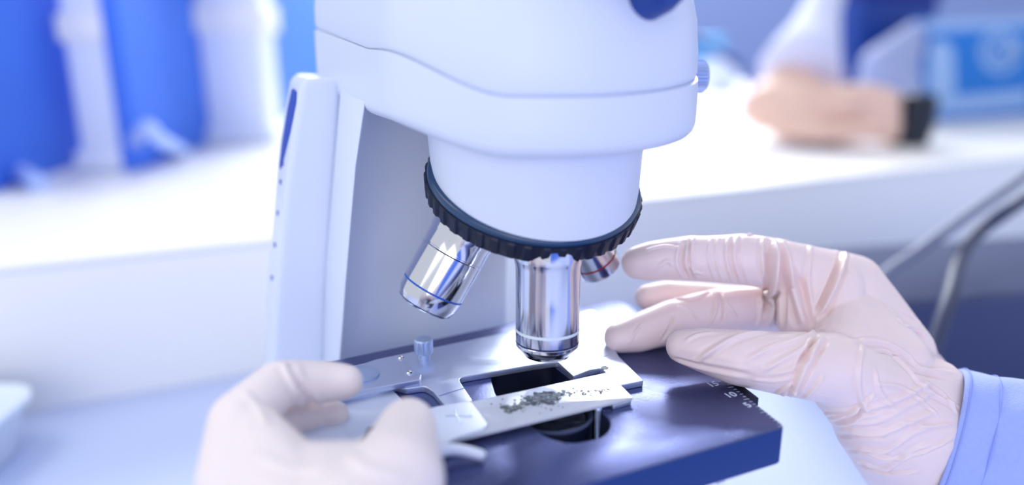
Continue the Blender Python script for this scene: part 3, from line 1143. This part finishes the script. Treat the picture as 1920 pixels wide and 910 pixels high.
for (xb_, yb_, wpx, yc0, yc1, lab) in ((222, 312, 98, 80, 24, 'left one of the two tall white posts standing on the bright bench'),
                                       (464, 262, 118, 62, 8, 'right one of the two tall white posts, nearer the microscope')):
    b_ = pz(xb_, yb_, ZT)
    Z_ = b_.y * CP + (HC - ZT) * SP
    ww = wpx / FPX * Z_
    pst = empty('white_post', (b_.x, b_.y, ZT), lab, 'post', 'white posts behind the microscope')
    b_.x += 0
    box('shaft', (b_.x, b_.y, ZT + 17), (ww * .92, ww * .8, 34), M['post'], pst, rz=.05, bevel=.6)
    box('plinth', (b_.x, b_.y, ZT + 1.2), (ww * 1.12, ww * 1.0, 2.4), M['post'], pst, rz=.05, bevel=.5)
    z0, z1 = py(xb_, yc0, b_.y - ww * .4).z, py(xb_, yc1, b_.y - ww * .4).z
    box('collar', (b_.x, b_.y, (z0 + z1) / 2), (ww * 1.08, ww * .98, z1 - z0), M['bench'], pst, rz=.05, bevel=.6)

tag(tube('cable', [pz(235, 300, ZT + .4), pd(272, 240, 84), pd(300, 262, 84), pz(345, 285, ZT + .5)], .8, M['palecable']),
    'pale blue cable looping over the bench between the two white posts', 'cable')
tag(tube('hose', [pz(-60, 300, ZT + 2), pd(0, 300, 86), pd(35, 322, 82), pz(75, 345, ZT + .8)], 1.0, M['palecable']),
    'pale blue hose lying against the far left partition panel', 'hose')

# tray, left foreground
tc_ = pz(-85, 830, 1.5)
tray = []


def rr_rect(cx, cy, hx, hy, r, z, n=10):
    out = []
    for sx, sy, a0_ in ((1, 1, 0), (-1, 1, 90), (-1, -1, 180), (1, -1, 270)):
        for i in range(n + 1):
            a = math.radians(a0_ + 90 * i / n)
            out.append(Vector((cx + sx * (hx - r) + r * math.cos(a), cy + sy * (hy - r) + r * math.sin(a), z)))
    return out


q0 = pz(66, 735, 4.0)
hx_, hy_ = 8, 5.4
cxt, cyt = q0.x - hx_ , q0.y - hy_ + 1.2
for z, g in ((0, -1.2), (.2, -1.0), (3.4, -.35), (3.6, 0), (4.0, 0.05), (4.0, -.25), (3.6, -.7), (1.0, -1.3), (.6, -1.6)):
    tray.append(rr_rect(cxt, cyt, hx_ + g, hy_ + g, 2.4, z))
tag(loft('tray', tray, M['tray'], None, angle=50), 'shallow white plastic tray with rounded corners at the lower left of the desk', 'tray')

# ================================================================== BACKGROUND, RIGHT
# added slate box standing in for the dark floor behind, right
bx = pz(1800, 640, 0)
cs = empty('floor_standin_box', (bx.x, bx.y, 0), 'dark slate box added in place of the dark floor behind the right wrist, in front of the bench', 'case')
q1, q2 = pz(1655, 800, 0), pz(2190, 740, 0)
dd = (q2 - q1).normalized(); nn = Vector((-dd.y, dd.x, 0))
ctr = (q1 + q2) / 2 + nn * 7
hgt_ = 9.0
angc = math.atan2(dd.y, dd.x)
box('housing', (ctr.x, ctr.y, hgt_ / 2 + .4), ((q2 - q1).length, 14, hgt_), M['darkbox'], cs, rz=angc, bevel=.8)
for sgn in (-.45, .45):
    for s2 in (-.4, .4):
        f = ctr + dd * (q2 - q1).length * sgn + nn * 14 * s2
        lathe('rubber_foot', [(1, 0), (1, .45), (.8, .5)], (f.x, f.y, 0), (0, 0, 1), M['blackp'], cs, n=24)
# cables
tag(tube('power_cable', [pd(1990, 270, 62), pd(1915, 335, 61), pd(1820, 400, 57), pd(1730, 465, 54), pd(1640, 540, 51), pd(1650, 660, 49), pz(1680, 850, 1.2), pz(1720, 900, .9)], .42, M['greyc']),
    'grey cable slanting down from the right edge of the photo', 'cable', 'cables at the right')
tag(tube('power_cable', [pd(1985, 330, 59), pd(1905, 385, 58), pd(1830, 440, 57), pd(1798, 490, 53), pd(1780, 560, 48), pd(1755, 640, 46), pd(1720, 740, 45), pz(1740, 905, 1.1), pz(1790, 960, .9)], .5, M['charcoal']),
    'dark cable bending down behind the right wrist', 'cable', 'cables at the right')

# small things beside the head knob
bt = pz(1345, 172, ZT)
jar = empty('bottle', (bt.x, bt.y, ZT), 'small pale bottle with a cyan cap beside the microscope head knob', 'bottle')
Zj = bt.y * CP + (HC - ZT) * SP
rj = 34 / FPX * Zj
lathe('bottle_body', [(rj * .9, 0), (rj, .3), (rj, 8.0), (rj * .9, 9.2), (rj * .55, 10)], (bt.x, bt.y, ZT), (0, 0, 1), M['post'], jar, n=40)
lathe('cap', [(rj * .85, 0), (rj * .9, .3), (rj * .85, 4.3), (rj * .7, 4.6)], (bt.x - 3.4, bt.y, ZT + 10.0), (0, 0, 1), M['cyan'], jar, n=40)
tag(tube('lead', [pd(1275, 66, 150), pd(1335, 90, 150), pd(1385, 125, 150), pz(1420, 175, ZT + .9)], .9, M['navy2']),
    'dark blue lead running from the cyan cap towards the bare hand', 'cable')

# second person: white coat sleeve and bare hand holding a black tool
HZ = 112
p2 = empty('person', pd(1480, 160, HZ), 'blurred second person behind, white coat sleeve and bare hand holding a black tool', 'person')
H2 = []
H2 += blobs([(1440, 200, HZ, 46), (1500, 205, HZ - 2, 52), (1570, 208, HZ - 3, 48), (1520, 190, HZ + 4, 40)])
for k_, (yy, rr_) in enumerate(((178, 20), (200, 22), (224, 22), (244, 19))):
    H2 += chain([(1560, yy + 4, HZ - 3 + k_ * .3, rr_ + 4), (1625, yy - 2, HZ - 4, rr_), (1668, yy + 6, HZ - 4, rr_ - 2), (1680, yy + 14, HZ - 1, rr_ - 4)])
H2 += chain([(1470, 235, HZ - 4, 28), (1540, 248, HZ - 7, 20), (1610, 244, HZ - 8, 16), (1650, 240, HZ - 8, 13)])
H2 += blobs([(1430, 200, HZ, 40), (1500, 160, HZ + 4, 40), (1500, 130, HZ + 6, 34)])
remesh('hand', H2, .45, 5, M['skin'], p2)
w0, w1 = pd(1500, 140, HZ + 3), pd(1596, -150, HZ + 24)
ds = (w1 - w0).normalized()
sl2 = [ell_ring(w0 + ds * t, ds, r_, r_ * .9, (0, 0, 1), n=40, wob=lambda a, t_=t: .03 * math.sin(4 * a + t_)) for t, r_ in ((0, 6.6), (.4, 6.8), (4, 5.9), (9, 4.6), (16, 3.4), (32, 2.8))]
c2 = loft('coat_sleeve', sl2, M['coat'], p2, angle=180)
t0_ = pd(1716, 225, HZ - 3)
tool = empty('hand_tool', t0_, 'short black cylindrical tool gripped by the bare hand', 'tool')
lathe('grip', [(1.8, -4.2), (2.5, -3.9), (2.7, 0), (2.3, 3.4), (1.4, 4.0)], t0_, (.15, 0, 1), M['blackp'], tool, n=32)
lathe('nozzle', [(1.4, -6), (1.8, -4.2), (1.8, -3.9)], t0_, (.15, 0, 1), M['blackp'], tool, n=32)

# azure carton with pale print
k0, k1 = pz(1722, 230, ZT), pz(2140, 200, ZT)
dk = (k1 - k0).normalized(); nk = Vector((-dk.y, dk.x, 0))
kc_ = (k0 + k1) / 2 + nk * 2.5
Lk = (k1 - k0).length
hk = py(1800, 38, (k0.y + k1.y) / 2).z - ZT
cart = empty('carton', (kc_.x, kc_.y, ZT), 'azure blue carton with pale printed panel and round emblem on the bench', 'carton')
cb = box('carton_body', (kc_.x, kc_.y, ZT + hk / 2), (Lk, 5, hk), M['carton'], cart, rz=math.atan2(dk.y, dk.x), bevel=.2)


def on_carton(x, y, off=.06):
    r = ray(x, y)
    t = (k0 - nk * off - CAM).dot(nk) / r.dot(nk)
    return CAM + r * t


def print_patch(name, pts, key):
    v = [on_carton(x, y, .05) for x, y in pts]
    b__ = [on_carton(x, y, -.02) for x, y in pts]
    n3 = len(v)
    return mesh(name, v + b__, [tuple(range(n3))] + [(i, (i + 1) % n3, n3 + (i + 1) % n3, n3 + i) for i in range(n3)], M[key], cb, smooth=False)


print_patch('printed_panel', [(1742, 92), (1752, 76), (1772, 76), (1788, 92), (1792, 178), (1740, 184)], 'cardw')
print_patch('printed_stripe', [(1740, 186), (1930, 168), (1930, 198), (1740, 216)], 'cardw')
print_patch('top_stripe', [(1735, 38), (1980, 30), (1980, 46), (1735, 60)], 'cardw')
em = [on_carton(1874 + 37 * math.cos(a), 97 + 40 * math.sin(a), .05) for a in [2 * math.pi * i / 40 for i in range(40)]]
em2 = [on_carton(1874 + 28 * math.cos(a), 97 + 31 * math.sin(a), .05) for a in [2 * math.pi * i / 40 for i in range(40)]]
mesh('round_emblem', em + em2, [(i, (i + 1) % 40, 40 + (i + 1) % 40, 40 + i) for i in range(40)], M['cardw'], cb, smooth=False)
text('emblem_letter', 'GM', on_carton(1884, 98, .1), dk, (0, 0, 1), 6.6, M['cardw'], cb, thick=.05)
# navy box behind and grey crumpled pouch in front of it
nv = pz(1655, 215, ZT) + nk * 4
nb_ = empty('storage_box', (nv.x, nv.y, ZT), 'navy blue storage box behind the grey pouch at top right', 'box')
hn = py(1640, -40, nv.y).z - ZT
box('box_body', (nv.x, nv.y, ZT + hn * .45), (17, 12, hn * .9), M['navy2'], nb_, rz=.2, bevel=.6)
box('lid', (nv.x, nv.y, ZT + hn * .92), (18, 13, hn * .14), M['navy'], nb_, rz=.2, bevel=.6)
PO = []
PO += blobs([(1625, 120, 136, 34), (1612, 150, 137, 26), (1660, 100, 137, 28), (1690, 60, 138, 20), (1660, 160, 137, 26)])
PO += blobs([(1615, 160, 136, 26), (1680, 150, 137, 22), (1645, 185, 137, 24)])
PO += blobs([(1615, 190, 137, 18), (1685, 190, 137, 18), (1650, 216, 137, 12)])

po = remesh('pouch', PO, .5, 6, M['grey'], None)
for v_ in po.data.vertices:
    v_.co.y -= .05
tag(po, 'crumpled grey pouch standing in front of the navy box', 'pouch')
